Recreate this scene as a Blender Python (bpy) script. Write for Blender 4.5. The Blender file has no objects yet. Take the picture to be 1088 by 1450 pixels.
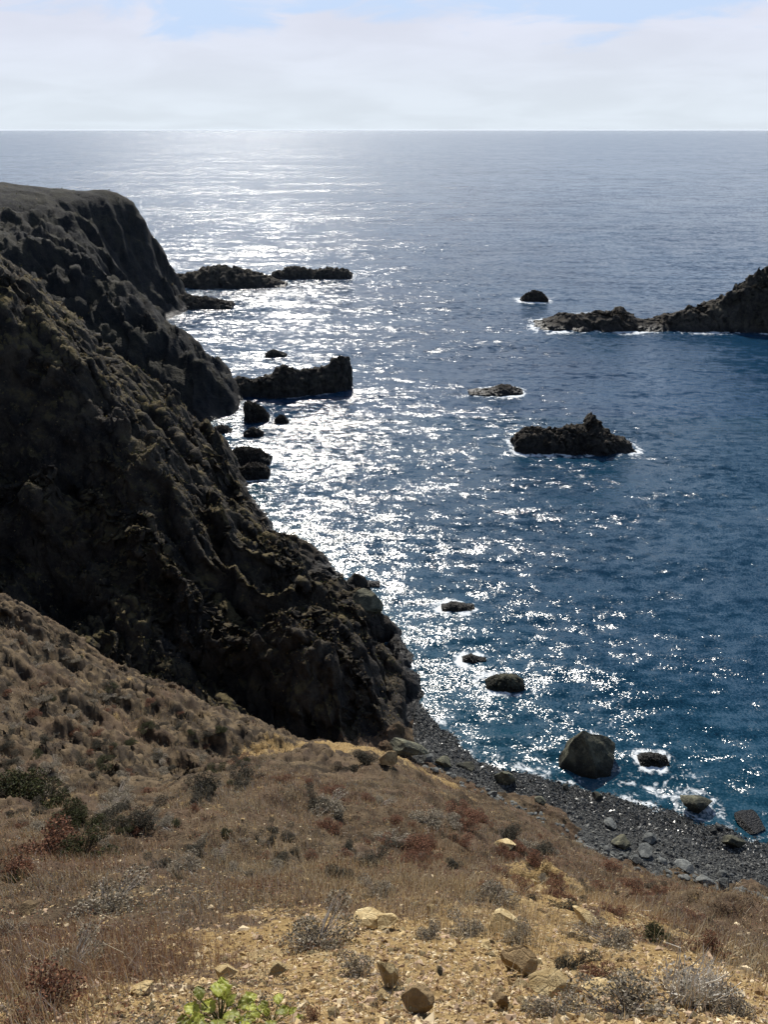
import bpy, math
import numpy as np
from mathutils import Vector, Matrix

R = math.radians
RNG = np.random.default_rng(7)
sc = bpy.context.scene
COL = sc.collection

# ------------------------------------------------------------------ view
H = 50.0                      # eye above the sea, metres
F = 1160.0                    # focal length in photo pixels (1088 x 1450)
PITCH = R(25.04)
CP, SP = math.cos(PITCH), math.sin(PITCH)
SUN_AZ, SUN_EL = R(-4.5), R(38.5)
SUN = np.array([math.sin(SUN_AZ)*math.cos(SUN_EL), math.cos(SUN_AZ)*math.cos(SUN_EL), math.sin(SUN_EL)])

def ray(u, v):
    dy = 725.0 - v
    return np.array([u-544.0, F*CP+dy*SP, -F*SP+dy*CP])
def at_z(u, v, z=0.0):
    d = ray(u, v); return np.array([0, 0, H]) + d*((z-H)/d[2])
def at_y(u, v, y):
    d = ray(u, v); return np.array([0, 0, H]) + d*(y/d[1])

# ------------------------------------------------------------------ noise
_perm = np.random.default_rng(3).permutation(1024).astype(np.int64)
_perm = np.concatenate([_perm, _perm, _perm])
_g3 = np.random.default_rng(5).normal(size=(1024, 3)); _g3 /= np.linalg.norm(_g3, axis=1)[:, None]
def _f(t): return t*t*t*(t*(t*6-15)+10)
def noise3(x, y, z):
    xi, yi, zi = np.floor(x).astype(np.int64), np.floor(y).astype(np.int64), np.floor(z).astype(np.int64)
    xf, yf, zf = x-xi, y-yi, z-zi
    xi &= 1023; yi &= 1023; zi &= 1023
    u, v, w = _f(xf), _f(yf), _f(zf)
    def g(a, b, c):
        h = _perm[_perm[_perm[(xi+a) & 1023]+((yi+b) & 1023)]+((zi+c) & 1023)]
        gr = _g3[h]
        return gr[..., 0]*(xf-a)+gr[..., 1]*(yf-b)+gr[..., 2]*(zf-c)
    x00 = g(0,0,0)*(1-u)+g(1,0,0)*u; x10 = g(0,1,0)*(1-u)+g(1,1,0)*u
    x01 = g(0,0,1)*(1-u)+g(1,0,1)*u; x11 = g(0,1,1)*(1-u)+g(1,1,1)*u
    return ((x00*(1-v)+x10*v)*(1-w)+(x01*(1-v)+x11*v)*w)*1.6
def fbm(x, y, z=0.0, octv=5, gain=0.5, lac=2.03, ridged=False):
    x = np.asarray(x, float); z = np.zeros_like(x)+z
    s = np.zeros_like(x); a = 1.0; n = 0
    for k in range(octv):
        v = noise3(x+17.3*k, y+9.1*k, z+3.7*k)
        if ridged: v = 1-2*np.abs(v)
        s += a*v; n += a; a *= gain; x = x*lac; y = y*lac; z = z*lac
    return s/n
def smooth(a, b, x):
    t = np.clip((x-a)/(b-a), 0, 1); return t*t*(3-2*t)
def seg_dist(x, y, pts):
    """distance to a polyline, and the sign: + on its left"""
    best = np.full(np.shape(x), 1e9); sg = np.ones(np.shape(x))
    for (ax, ay), (bx, by) in zip(pts[:-1], pts[1:]):
        dx, dy = bx-ax, by-ay
        t = np.clip(((x-ax)*dx+(y-ay)*dy)/(dx*dx+dy*dy), 0, 1)
        d = np.hypot(x-ax-t*dx, y-ay-t*dy)
        s = np.sign(dx*(y-ay)-dy*(x-ax))
        m = d < best
        best = np.where(m, d, best); sg = np.where(m, s, sg)
    return best, sg

# ------------------------------------------------------------------ terrain
HILL = [(544,1450,2.1),(100,1450,2.3),(1000,1450,2.2),(0,1380,3.3),(300,1380,3.2),(544,1380,3.1),(750,1380,3.1),(950,1370,3.6),(1088,1400,3.2),
 (0,1300,4.9),(250,1290,5.2),(450,1290,5.0),(600,1290,4.9),(720,1290,5.2),(830,1300,5.6),(950,1290,9.0),(1088,1330,8.0),
 (150,1240,7.5),(330,1210,9.0),(480,1210,9.0),(600,1215,9.0),(700,1225,9.5),(780,1245,10.5),(880,1250,19.0),(1000,1285,21.0),
 (260,1155,14.0),(400,1140,16),(520,1150,16),(640,1160,20),(760,1190,26),(900,1235,28),(1050,1290,32),
 (340,1105,22),(450,1095,25),(560,1100,29),(660,1140,35),
 (420,1068,34),(480,1060,37),(540,1074,39),(600,1090,41),(640,1112,44),
 (60,1210,15),(0,1200,15),(180,1150,22),(80,1130,24),(0,1090,25),(260,1090,31),(340,1060,36),(150,1050,33),(0,1000,33),
 (230,1010,38),(330,1025,41),(400,1050,41),(100,960,40),(0,900,39),(0,855,44),(70,890,44),(160,945,44),(250,968,44)]
HW = [(0,0,48.4),(-2,0,48.5),(2,0,48.3),(0,-6,49.5),(-8,-4,49.5),(8,-6,48.5),(-12,3,46.5),(9,2,44.5),(-20,10,44),(-40,10,46),(20,6,34),(30,10,22),(40,20,8),(34,36,0.5),(50,0,14),
 (14.9,44.3,1.9),(26,39,2.2),(6,51,2.0),(20,41,2.2),(1.5,54,2.3),
 # gully between the near slope and the cliff
 (-26,57,10),(-18,55,7),(-10,53.5,4.5),(-4,53,3.5),(0,56,2.5),(-36,58,14),(-52,58,22),(-70,45,42),
 # under the beach and sea
 (20,56,-3),(10,64,-4),(32,54,-3),(60,60,-8),(45,44,-2)]
CLIFF = [ # silhouette against the water and the dark headland
 (350,690,116),(295,605,122),(225,556,126),(150,511,129),(100,470,131),(60,425,132),(0,383,130),
 # ridge running towards the eye
 (0,445,88),(60,520,84),(100,570,80),(165,620,77),(200,740,70),(270,870,64),(340,980,59),(400,1035,56),(60,640,74),
 # hollow on the near side of that ridge
 (0,700,78),(100,760,76),(0,820,70),(100,860,69),(200,920,61),(280,960,59),(30,600,82),(200,840,65),
 # broad face
 (200,600,95),(260,680,88),(330,760,80),(540,1055,56),
 (450,850,64),(500,885,65),(530,945,61.5),(545,1000,58.5),(500,950,59),(450,950,57),(400,900,59.5),(400,960,57.5),(500,1020,56.5),(450,1020,55.5),(560,1030,57.5),(552,960,64),(350,860,66),(350,940,61),(300,640,108),(360,740,98),(430,810,86),(480,850,76),(535,905,73),(120,500,112),(50,430,112)]
CW = [(-21,116,0),(-9.6,95,1.5),(-3.2,84.2,2),(1,74,2),(2.3,66,1.5),(3.4,60,-.5),
 (-12,116,-8),(-3,97,-7),(4,85,-7),(8,75,-7),
 (-75,90,40),(-75,120,37),(-85,60,46),(-110,120,42),(-75,70,44),
 # cove behind the ridge
 (-30,131,-1),(-45,141,1),(-62,150,8),(-25,135,-7)]
HEAD = [(318,590,150.5),(285,530,156),(250,470,166),(230,448,172),(200,410,178),(140,380,182),(60,350,185),(0,330,188),(190,500,158),(120,470,160),(240,560,152)]
HEADW = [(-30,150,-1),(-22,152,-8),(-45,186,-3),(-52,215,-3),(-60,248,-1),(-50,250,-8),(-68,258,12),(-73,262,26),(-80,264,33),(-99,262,34),(-115,262,35.5),
 (-78,236,17),(-88,236,27),(-105,236,31),(-70,240,5),(-90,206,21),(-120,210,31),(-85,190,19),(-62,205,4),(-120,300,30),(-75,290,4),(-64,275,-4),(-90,310,-4),(-150,330,-5),(-160,260,38),(-170,200,40),(-140,150,40),(-150,90,44)]
SEAB = [(0,150,-14),(40,100,-14),(0,220,-18),(-30,200,-14),(60,200,-18),(-30,300,-18),(-60,360,-18),(100,100,-18),(100,320,-20),(60,30,-3)]
pts = [at_y(*p) for p in HILL+CLIFF+HEAD]+[np.array(p, float) for p in HW+CW+HEADW+SEAB]
pts = np.array(pts, float)
def dom(x, y):
    yy = y+9.0
    r = np.hypot(x, yy)
    return np.arctan2(x, yy)*1.15, np.log(r)
_pa, _pb = dom(pts[:, 0], pts[:, 1])
def _k(d2): return np.sqrt(d2+0.012**2)
_A = _k((_pa[:, None]-_pa)**2+(_pb[:, None]-_pb)**2)
_n = len(pts)
_M = np.zeros((_n+3, _n+3)); _M[:_n, :_n] = _A-np.eye(_n)*0.004
_M[:_n, _n] = 1; _M[:_n, _n+1] = _pa; _M[:_n, _n+2] = _pb
_M[_n:, :_n] = _M[:_n, _n:].T
_W = np.linalg.solve(_M, np.concatenate([pts[:, 2], [0, 0, 0]]))
def base_h(x, y):
    x = np.asarray(x, float); y = np.asarray(y, float)
    a, b = dom(x, y); out = np.full(a.shape, _W[_n])+a*_W[_n+1]+b*_W[_n+2]
    for i in range(_n): out += _W[i]*_k((a-_pa[i])**2+(b-_pb[i])**2)
    return out
WATERLINE = [(-2,72),(2.4,65.5),(5.5,60),(9.6,55.4),(18,51.3),(24,49.2),(30.3,46.5),(45,40.2),(80,25)]
GULLY = [(-120,46),(-60,52),(-30,53.5),(-20,52.5),(-12,51.5),(-6,51.5),(-2,54.5),(2.2,58),(8,75),(30,110)]
def beach_h(x, y):
    d, s = seg_dist(x, y, WATERLINE)
    d = -d*s          # inland is on the right of the waterline
    z = np.where(d > 0, d*0.17, d*0.22)+fbm(x*.35, y*.35, 2.2, 4)*.22-4*smooth(3.2, 0, x)*smooth(56, 59, y)-5*smooth(1, -3, x)
    return np.where(d > 13, 2.2-(d-13)*1.5, np.clip(z, -5, 9))
def saw(t, k=.3):
    f = t-np.floor(t)
    return np.where(f < k, f/k, (1-f)/(1-k))
def facets3(P, seed, tilt=1.0):
    """broken rock: every cell is a plane with its own tilt"""
    I = np.floor(P).astype(np.int64); Fr = P-I; n = len(P)
    best = np.full(n, 1e9); val = np.zeros(n)
    for dx in (-1, 0, 1):
        for dy in (-1, 0, 1):
            for dz in (-1, 0, 1):
                h = _perm[_perm[_perm[(I[:, 0]+dx+seed*37) & 1023]+((I[:, 1]+dy+seed*11) & 1023)]+((I[:, 2]+dz) & 1023)]
                o = Fr-(np.array([dx, dy, dz])+.5+_g3[h]*.45)
                d = (o*o).sum(1); m = d < best
                g2 = _g3[_perm[h+5]]
                v = (o*g2).sum(1)*tilt+_g3[_perm[h+9]][:, 0]*.13
                best = np.where(m, d, best); val = np.where(m, v, val)
    return val
E1 = np.array([.66, -.50, -.56]); E1 /= np.linalg.norm(E1); E2 = np.array([.6, .8, 0.0]); E3 = np.cross(E1, E2)
def crag(P, N, size, amp, seed, stretch=4.5, warp=.3):
    """push a surface out along its normals into broken planes"""
    w_ = np.stack([fbm(P[:, 0]/size*.5+k*7.7, P[:, 1]/size*.5, P[:, 2]/size*.5+seed, 3) for k in range(3)], -1)
    Q = P/size; Q = np.stack([Q@E1/stretch, Q@E2*1.2, Q@E3], -1)
    return P+N*(facets3(Q+w_*warp, seed)*amp)[:, None]
def cliff_w(x, y):
    d, s = seg_dist(x, y, GULLY)
    return smooth(-1.5, 2.5, d*s)
BOULD_PIT = []
def height(x, y):
    x = np.asarray(x, float); y = np.asarray(y, float)
    b = base_h(x, y); cw = cliff_w(x, y); r = np.hypot(x, y)
    # cliffs: ribs and gullies that run down towards the sea
    al = (x*0.80-y*0.60); ac = (x*0.60+y*0.80)
    up = smooth(-2, 6, b)
    far = smooth(110, 230, r)
    w1 = fbm(x*.035, y*.035, 9.9, 4, .55); w2 = fbm(x*.13, y*.13, 5.0, 4, .6)
    s1 = saw(ac/(13+5*far)+w1*2.6, .26); s2 = saw(ac/(4.6+3*far)+al/22+w2*2.1*(1-.5*far)+w1*2, .30)
    w3 = fbm(x*.42, y*.42, 2.7, 3, .6)
    s3 = saw(ac/1.7+al/6+w3*1.8+w2*2, .35)
    s4 = saw(al/3.1-ac/9+w3*1.5+w2*2.5, .35)
    n1 = fbm(ac*.06, al*.03, 1.1, 3, .5)
    n2 = fbm(x*.30, y*.30, 4.4, 4, .6, ridged=True)
    n3 = fbm(x*1.3, y*1.3, 6.4, 4, .65)
    m1 = .35+.65*smooth(-.35, .35, fbm(x*.06+9, y*.06, 3.1, 2))
    m2 = smooth(-.3, .4, fbm(x*.09, y*.09, 14.1, 3))*1.3+.15
    cr = 1-.88*smooth(27.5, 32.5, b)*smooth(125, 150, y)
    up = up*cr; n3 = n3*cr
    ch = b+((s1-.5)*(4.4+.6*far)*m1+n1*3.0)*up+((s2-.5)*(1.7-.2*far)+(n2-.3)*.7)*(.25*cr+.75*up)+(((s3-.5)*.50*m2+(s4-.5)*.22*m2)*(1-.85*smooth(70, 150, r))+n3*(.26+.1*far))*(.4*cr+.6*up)
    # near slope: hummocks
    h1 = fbm(x*.16, y*.16, 7.7, 4)
    h2 = fbm(x*.75, y*.75, 8.8, 5, .55)
    nearw = smooth(2, 14, r)
    rk = smooth(22, 32, r)*smooth(2, -8, x)
    sc1 = saw((x*.5+y*.87)/3.4+fbm(x*.12, y*.12, 6.1, 3)*2.4, .3)
    sc2 = saw((x*.7-y*.7)/1.5+h1*2+fbm(x*.4, y*.4, 8.1, 3)*1.5, .35)
    hh = b+h1*1.7*nearw+h2*(.10+.50*nearw)+((sc1-.5)*.35+(fbm(x*.3, y*.3, 41.0, 5, .6, ridged=True)-.4)*1.0)*rk
    small = fbm(x*4.3, y*4.3, 1.9, 4, .6)
    hh += small*(.05+.05*nearw)
    land = hh*(1-cw)+ch*cw
    be = beach_h(x, y)
    nook = (1.2+1.05*np.clip(2.4-x, 0, 12)+fbm(x*.6, y*.6, 3.9, 4)*1.2)
    nook = np.minimum(nook, 2.6)-16*(1-smooth(-16, -7, x)*smooth(3.2, 1.8, x)*smooth(80, 64, y)*smooth(50, 53, y))
    land = np.where(cw > .3, np.maximum(land, nook), land)
    return np.maximum(land, be)

def nrm(X, Y, Z):
    P = np.stack([X, Y, Z], -1)
    du = np.gradient(P, axis=1); dv = np.gradient(P, axis=0)
    n = np.cross(du, dv); n /= np.linalg.norm(n, axis=-1)[..., None]+1e-12
    return n*np.sign(n[..., 2:3]+1e-9)
def rocky_mask(x, y): return smooth(19, 31, np.hypot(x, y))*smooth(3, -5, x)*np.clip(.75+fbm(x*.25, y*.25, 71.0, 3)*1.6, 0, 1)
def grid_mesh(ang, rad, hfun):
    A, Rr = np.meshgrid(ang, rad)
    X, Y = Rr*np.sin(A), Rr*np.cos(A)
    return X, Y, hfun(X, Y)
def mesh_from(name, verts, faces, mat=None, smooth_=True, attrs=None, parent=None):
    me = bpy.data.meshes.new(name)
    verts = np.asarray(verts, np.float32); faces = np.asarray(faces, np.int32)
    nf, k = faces.shape
    me.vertices.add(len(verts)); me.vertices.foreach_set('co', verts.ravel())
    me.loops.add(nf*k); me.loops.foreach_set('vertex_index', faces.ravel())
    me.polygons.add(nf); me.polygons.foreach_set('loop_start', np.arange(0, nf*k, k, dtype=np.int32))
    try: me.polygons.foreach_set('loop_total', np.full(nf, k, np.int32))
    except Exception: pass
    me.polygons.foreach_set('use_smooth', np.full(nf, smooth_, bool))
    for an, av in (attrs or {}).items():
        av = np.asarray(av, np.float32)
        if av.ndim == 1:
            a = me.attributes.new(an, 'FLOAT', 'POINT'); a.data.foreach_set('value', av)
        else:
            a = me.attributes.new(an, 'FLOAT_COLOR', 'POINT')
            if av.shape[1] == 3: av = np.concatenate([av, np.ones((len(av), 1), np.float32)], 1)
            a.data.foreach_set('color', av.ravel())
    me.update(calc_edges=True)
    if mat: me.materials.append(mat)
    o = bpy.data.objects.new(name, me); COL.objects.link(o)
    if parent: o.parent = parent
    return o
def tag(o, label=None, cat=None, group=None, kind=None):
    if label: o['label'] = label
    if cat: o['category'] = cat
    if group: o['group'] = group
    if kind: o['kind'] = kind
    return o

# ------------------------------------------------------------------ node helpers
class NT:
    def __init__(s, name):
        s.m = bpy.data.materials.new(name); s.m.use_nodes = True
        s.t = s.m.node_tree; s.t.nodes.clear()
        s.out = s.n('ShaderNodeOutputMaterial')
    def n(s, typ, **kw):
        nd = s.t.nodes.new(typ)
        for k, v in kw.items(): setattr(nd, k, v)
        return nd
    def l(s, a, b): s.t.links.new(a, b)
    def put(s, sock, v):
        if isinstance(v, bpy.types.NodeSocket): s.l(v, sock)
        else: sock.default_value = v
    def math(s, op, a, b=0.0, c=0.0, clamp=False):
        nd = s.n('ShaderNodeMath', operation=op, use_clamp=clamp)
        s.put(nd.inputs[0], a); s.put(nd.inputs[1], b)
        if len(nd.inputs) > 2: s.put(nd.inputs[2], c)
        return nd.outputs[0]
    def ramp(s, a, lo, hi, to0=0.0, to1=1.0):
        nd = s.n('ShaderNodeMapRange', interpolation_type='SMOOTHSTEP')
        s.put(nd.inputs[0], a); s.put(nd.inputs[1], lo); s.put(nd.inputs[2], hi); s.put(nd.inputs[3], to0); s.put(nd.inputs[4], to1)
        return nd.outputs[0]
    def mix(s, f, a, b):
        nd = s.n('ShaderNodeMix', data_type='RGBA')
        s.put(nd.inputs[0], f)
        for k, v in ((6, a), (7, b)):
            s.put(nd.inputs[k], (*v, 1) if isinstance(v, tuple) and len(v) == 3 else v)
        return nd.outputs[2]
    def noise(s, vec, scale, detail=4, rough=.55, dist=0.0, col=False):
        nd = s.n('ShaderNodeTexNoise'); nd.inputs['Scale'].default_value = scale
        nd.inputs['Detail'].default_value = detail; nd.inputs['Roughness'].default_value = rough
        nd.inputs['Distortion'].default_value = dist
        if vec is not None: s.l(vec, nd.inputs['Vector'])
        return nd.outputs['Color' if col else 'Fac']
    def attr(s, name, col=False):
        nd = s.n('ShaderNodeAttribute'); nd.attribute_name = name
        return nd.outputs['Color' if col else 'Fac']
    def pos(s): return s.n('ShaderNodeNewGeometry').outputs['Position']
    def bsdf(s, color, rough=.9, bump=None, strength=.6, dist=.1, spec=.3, **kw):
        b = s.n('ShaderNodeBsdfPrincipled')
        s.put(b.inputs['Base Color'], (*color, 1) if isinstance(color, tuple) and len(color) == 3 else color)
        s.put(b.inputs['Roughness'], rough); b.inputs['Specular IOR Level'].default_value = spec
        for k, v in kw.items(): s.put(b.inputs[k.replace('_', ' ')], v)
        if bump is not None:
            bn = s.n('ShaderNodeBump'); bn.inputs['Strength'].default_value = strength; bn.inputs['Distance'].default_value = dist
            s.l(bump, bn.inputs['Height']); s.l(bn.outputs[0], b.inputs['Normal'])
        return b
    def done(s, b):
        s.l(b.outputs[0], s.out.inputs['Surface']); return s.m

def mapped(t, vec, sx, sy, sz):
    m = t.n('ShaderNodeMapping'); m.inputs['Scale'].default_value = (sx, sy, sz); t.l(vec, m.inputs['Vector']); return m.outputs[0]

def mat_hill():
    t = NT('hillside_soil'); p = t.pos()
    bare = t.attr('bare'); nz = t.n('ShaderNodeSeparateXYZ'); g = t.n('ShaderNodeNewGeometry'); t.l(g.outputs['Normal'], nz.inputs[0])
    a = t.noise(p, 1.3, 6, .65); b = t.noise(p, 14, 5, .7); c = t.noise(p, .35, 5, .6)
    dry = t.mix(t.ramp(a, .38, .62), (.050, .035, .022), (.135, .098, .060))
    dry = t.mix(t.ramp(c, .45, .62, 0, .7), dry, (.12, .078, .052))
    soil = t.mix(t.ramp(b, .3, .7), (.20, .125, .05), (.40, .28, .125))
    soil = t.mix(t.ramp(a, .5, .7, 0, .6), soil, (.43, .34, .19))
    rk = t.attr('rocky'); dry = t.mix(t.math('MULTIPLY', rk, t.ramp(b, .35, .6, .5, 1)), dry, t.mix(t.ramp(a, .42, .6), (.050, .040, .030), (.17, .125, .075)))
    bf = t.math('ADD', bare, t.math('MULTIPLY', t.math('SUBTRACT', b, .5), .9))
    col = t.mix(t.ramp(bf, .35, .6), dry, soil)
    vb = t.n('ShaderNodeTexVoronoi'); vb.inputs['Scale'].default_value = 26; t.l(p, vb.inputs['Vector'])
    spk = t.noise(p, 60, 3, .6)
    col = t.mix(t.ramp(spk, .56, .7, 0, .5), col, (.08, .055, .035))
    h = t.math('ADD', t.math('MULTIPLY', b, .6), t.math('ADD', t.math('MULTIPLY', vb.outputs['Distance'], .35), t.math('MULTIPLY', spk, .2)))
    return t.done(t.bsdf(col, .95, h, 1.0, .05, .15))
def mat_cliff(name, dark, light, veg, vegamt=.5, scale=1.0, wet=True):
    t = NT(name); p = t.pos()
    g = t.n('ShaderNodeNewGeometry'); nz = t.n('ShaderNodeSeparateXYZ'); t.l(g.outputs['Normal'], nz.inputs[0])
    pz = t.n('ShaderNodeSeparateXYZ'); t.l(p, pz.inputs[0])
    a = t.noise(p, .45*scale, 8, .68); b = t.noise(p, 2.4*scale, 7, .7); c = t.noise(p, .12*scale, 6, .6)
    col = t.mix(t.ramp(a, .38, .62), dark, light)
    col = t.mix(t.ramp(b, .55, .72, 0, .7), col, tuple(min(1, x*1.9) for x in light))
    v = t.math('MULTIPLY', t.ramp(t.math('ADD', nz.outputs[2], t.math('MULTIPLY', t.math('SUBTRACT', b, .5), .8)), .45, .8), t.ramp(t.math('ADD', c, t.math('MULTIPLY', a, .4)), .58, .80))
    v = t.math('MULTIPLY', v, t.ramp(pz.outputs[2], 1.5, 6))
    col = t.mix(t.math('MULTIPLY', v, vegamt), col, veg)
    if wet:
        w = t.ramp(pz.outputs[2], .3, 1.6)
        col = t.mix(w, tuple(x*.55 for x in dark), col)
        rough = t.ramp(pz.outputs[2], .3, 1.6, .35, .93)
    else: rough = .93
    vo = t.n('ShaderNodeTexVoronoi', feature='DISTANCE_TO_EDGE'); vo.inputs['Scale'].default_value = 1.1*scale
    t.l(t.math('ADD', 0, 0) and p, vo.inputs['Vector'])
    h = t.math('ADD', t.math('MULTIPLY', a, 1.0), t.math('ADD', t.math('MULTIPLY', b, .6), t.math('MULTIPLY', t.math('MINIMUM', vo.outputs['Distance'], .15), .9)))
    return t.done(t.bsdf(col, rough, h, 1.0, .5/scale, .25))
def mat_stone(name, dark, light, scale=8.0, rough=.85, strength=.8):
    t = NT(name); tc = t.n('ShaderNodeTexCoord').outputs['Object']
    oi = t.n('ShaderNodeObjectInfo').outputs['Random']
    a = t.noise(tc, scale*.35, 6, .65); b = t.noise(tc, scale*2, 5, .7)
    col = t.mix(t.ramp(a, .35, .65), dark, light)
    col = t.mix(t.ramp(b, .58, .75, 0, .7), col, tuple(x*.4 for x in dark))
    pz = t.n('ShaderNodeSeparateXYZ'); t.l(t.pos(), pz.inputs[0])
    e = t.noise(tc, scale*.9, 4, .6, 1.0); col = t.mix(t.ramp(e, .56, .66, 0, .6), col, tuple(min(1, x*1.5) for x in light))
    col = t.mix(t.ramp(t.math('ADD', pz.outputs[2], t.math('MULTIPLY', a, .8)), .6, 1.5), tuple(x*.45 for x in dark), col)
    hs = t.n('ShaderNodeHueSaturation'); t.l(col, hs.inputs['Color']); t.l(t.ramp(oi, 0, 1, .65, 1.35), hs.inputs['Value'])
    vo = t.n('ShaderNodeTexVoronoi', feature='DISTANCE_TO_EDGE'); vo.inputs['Scale'].default_value = scale*.8; t.l(tc, vo.inputs['Vector'])
    h = t.math('ADD', a, t.math('ADD', t.math('MULTIPLY', b, .7), t.math('MULTIPLY', t.math('MINIMUM', vo.outputs['Distance'], .08), 2.0)))
    return t.done(t.bsdf(hs.outputs[0], rough, h, 1.0, .4/scale, .3))
def mat_attr(name, rough=.85, trans=0.0, spec=.2):
    t = NT(name); c = t.attr('tint', True)
    b = t.bsdf(c, rough, spec=spec)
    if trans > 0:
        tr = t.n('ShaderNodeBsdfTranslucent'); t.l(c, tr.inputs['Color'])
        mx = t.n('ShaderNodeMixShader'); mx.inputs[0].default_value = trans
        t.l(b.outputs[0], mx.inputs[1]); t.l(tr.outputs[0], mx.inputs[2]); return t.done(mx)
    return t.done(b)

def mat_sea():
    t = NT('sea_water'); p = t.pos()
    # slopes of the ripples, straight from world-space noise
    def slopes(scale, detail, amp, ax=1.0, ay=1.0, rough=.6):
        c = t.noise(mapped(t, p, ax, ay, 1), scale, detail, rough, 0.0, True)
        v = t.n('ShaderNodeVectorMath', operation='SUBTRACT'); t.l(c, v.inputs[0]); v.inputs[1].default_value = (.5, .5, .5)
        m = t.n('ShaderNodeVectorMath', operation='MULTIPLY'); t.l(v.outputs[0], m.inputs[0]); m.inputs[1].default_value = (amp*1.45, amp*.75, 0)
        rt = t.n('ShaderNodeVectorRotate', rotation_type='Z_AXIS'); t.l(m.outputs[0], rt.inputs['Vector']); rt.inputs['Angle'].default_value = R(130)
        return rt.outputs[0]
    def vadd(a, b):
        v = t.n('ShaderNodeVectorMath', operation='ADD'); t.l(a, v.inputs[0]); t.l(b, v.inputs[1]); return v.outputs[0]
    wind = t.ramp(t.noise(mapped(t, p, .35, 1, 1), .012, 4, .6), .35, .65, .75, 1.25)
    s = vadd(vadd(slopes(5.0, 3, 1.15), slopes(.7, 4, 1.05, .6, 1)), vadd(slopes(.12, 4, .62, .5, 1), slopes(.022, 3, .22, .5, 1)))
    m = t.n('ShaderNodeVectorMath', operation='SCALE'); t.l(s, m.inputs[0]); t.l(wind, m.inputs['Scale'])
    g = t.n('ShaderNodeNewGeometry')
    nn = t.n('ShaderNodeVectorMath', operation='NORMALIZE'); t.l(vadd(m.outputs[0], g.outputs['Normal']), nn.inputs[0])
    shal = t.attr('shallow'); foam = t.attr('foam')
    big = t.noise(p, .02, 4, .6)
    deep = t.mix(t.ramp(big, .35, .65), (.005, .034, .078), (.007, .046, .098))
    col = t.mix(shal, deep, (.006, .055, .060))
    b = t.n('ShaderNodeBsdfPrincipled'); t.l(col, b.inputs['Base Color']); b.inputs['Roughness'].default_value = .155
    b.inputs['IOR'].default_value = 1.333; t.l(nn.outputs[0], b.inputs['Normal'])
    # foam
    f1 = t.noise(p, .9, 6, .7, 1.2); f2 = t.noise(p, 4.0, 4, .65)
    ff = t.math('ADD', foam, t.math('ADD', t.math('MULTIPLY', t.math('SUBTRACT', f1, .5), 2.0), t.math('MULTIPLY', t.math('SUBTRACT', f2, .5), .8)))
    ff = t.ramp(ff, .55, 1.05)
    ff = t.math('MULTIPLY', ff, t.ramp(foam, .02, .12))
    fb = t.bsdf((.78, .82, .84), .7, f2, .5, .1)
    mx = t.n('ShaderNodeMixShader'); t.l(ff, mx.inputs[0]); t.l(b.outputs[0], mx.inputs[1]); t.l(fb.outputs[0], mx.inputs[2])
    return t.done(mx)

M_HILL = mat_hill()
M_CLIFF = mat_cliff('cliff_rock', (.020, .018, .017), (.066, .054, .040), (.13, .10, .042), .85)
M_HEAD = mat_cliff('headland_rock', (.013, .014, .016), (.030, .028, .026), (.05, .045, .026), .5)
M_REEF = mat_cliff('reef_rock', (.018, .016, .015), (.070, .058, .044), (.08, .07, .045), .5, 2.0)
M_BEACH = mat_cliff('shingle_ground', (.030, .032, .033), (.085, .088, .085), (.1, .1, .09), 0, 5.0)
M_BOULD = mat_stone('boulder_rock', (.06, .062, .047), (.20, .19, .125), 3.0)
M_COBB = mat_stone('cobble_rock', (.075, .080, .078), (.20, .205, .19), 6.0)
M_TAN = mat_stone('tan_stone', (.33, .23, .10), (.62, .50, .28), 14.0)
M_BROWN = mat_stone('brown_stone', (.15, .10, .05), (.34, .24, .12), 14.0)
M_LEAF = mat_attr('foliage', .8, .25)
M_STEM = mat_attr('dry_stems', .8, .15)
M_CHIP = mat_attr('stone_chips', .9)
t_ = NT('wet_pebbles'); z_ = t_.n('ShaderNodeSeparateXYZ'); t_.l(t_.pos(), z_.inputs[0])
M_PEB = t_.done(t_.bsdf(t_.attr('tint', True), t_.ramp(z_.outputs[2], .35, 1.0, .28, .9), spec=.35))
M_SEA = mat_sea()

# ------------------------------------------------------------------ ground meshes
dense = np.linspace(R(-40), R(40), 860)
ang = np.concatenate([np.linspace(R(-85), R(-40), 50)[:-1], dense, np.linspace(R(40), R(85), 50)[1:]])
rad = np.concatenate([[.02, .25], np.exp(np.linspace(math.log(.6), math.log(46), 640)), np.exp(np.linspace(math.log(46.1), math.log(132), 560)), np.exp(np.linspace(math.log(132.4), math.log(350), 240))])
X, Y, Z = grid_mesh(ang, rad, height)
# roughen the crags sideways too, so that they overhang a little
cw = cliff_w(X, Y)
amp = cw*smooth(-1, 3, Z)
dxn = fbm(X*.22, Y*.22, Z*.30, 4, .6); dyn = fbm(X*.22+40, Y*.22, Z*.30, 4, .6)
X2 = X+dxn*.9*amp; Y2 = Y+dyn*.9*amp
NRM = nrm(X2, Y2, Z)
nr, na = X.shape
V = np.stack([X2, Y2, Z], -1).reshape(-1, 3); V0 = V.copy()
ci = np.where((cw.ravel() > .02) & (Z.ravel() > -2.5))[0]
ca = (cw.ravel()*smooth(-1, 3, Z.ravel())*(1-.8*smooth(27.5, 32.5, Z.ravel())*smooth(125, 150, Y.ravel())))[ci]
cfar = smooth(110, 200, np.hypot(X, Y).ravel()[ci]); Nn = NRM.reshape(-1, 3)[ci]*np.array([1, 1, .6])
Pc = V[ci]
for sz_, am_, sd_ in ((7.5, .95, 3), (2.4, .30, 7), (.8, .10, 9)):
    k_ = am_*ca*(1-.1*cfar if sz_ > 2 else 1-cfar)
    Pc = crag(Pc, Nn, sz_, k_, sd_)
V[ci] = Pc
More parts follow.
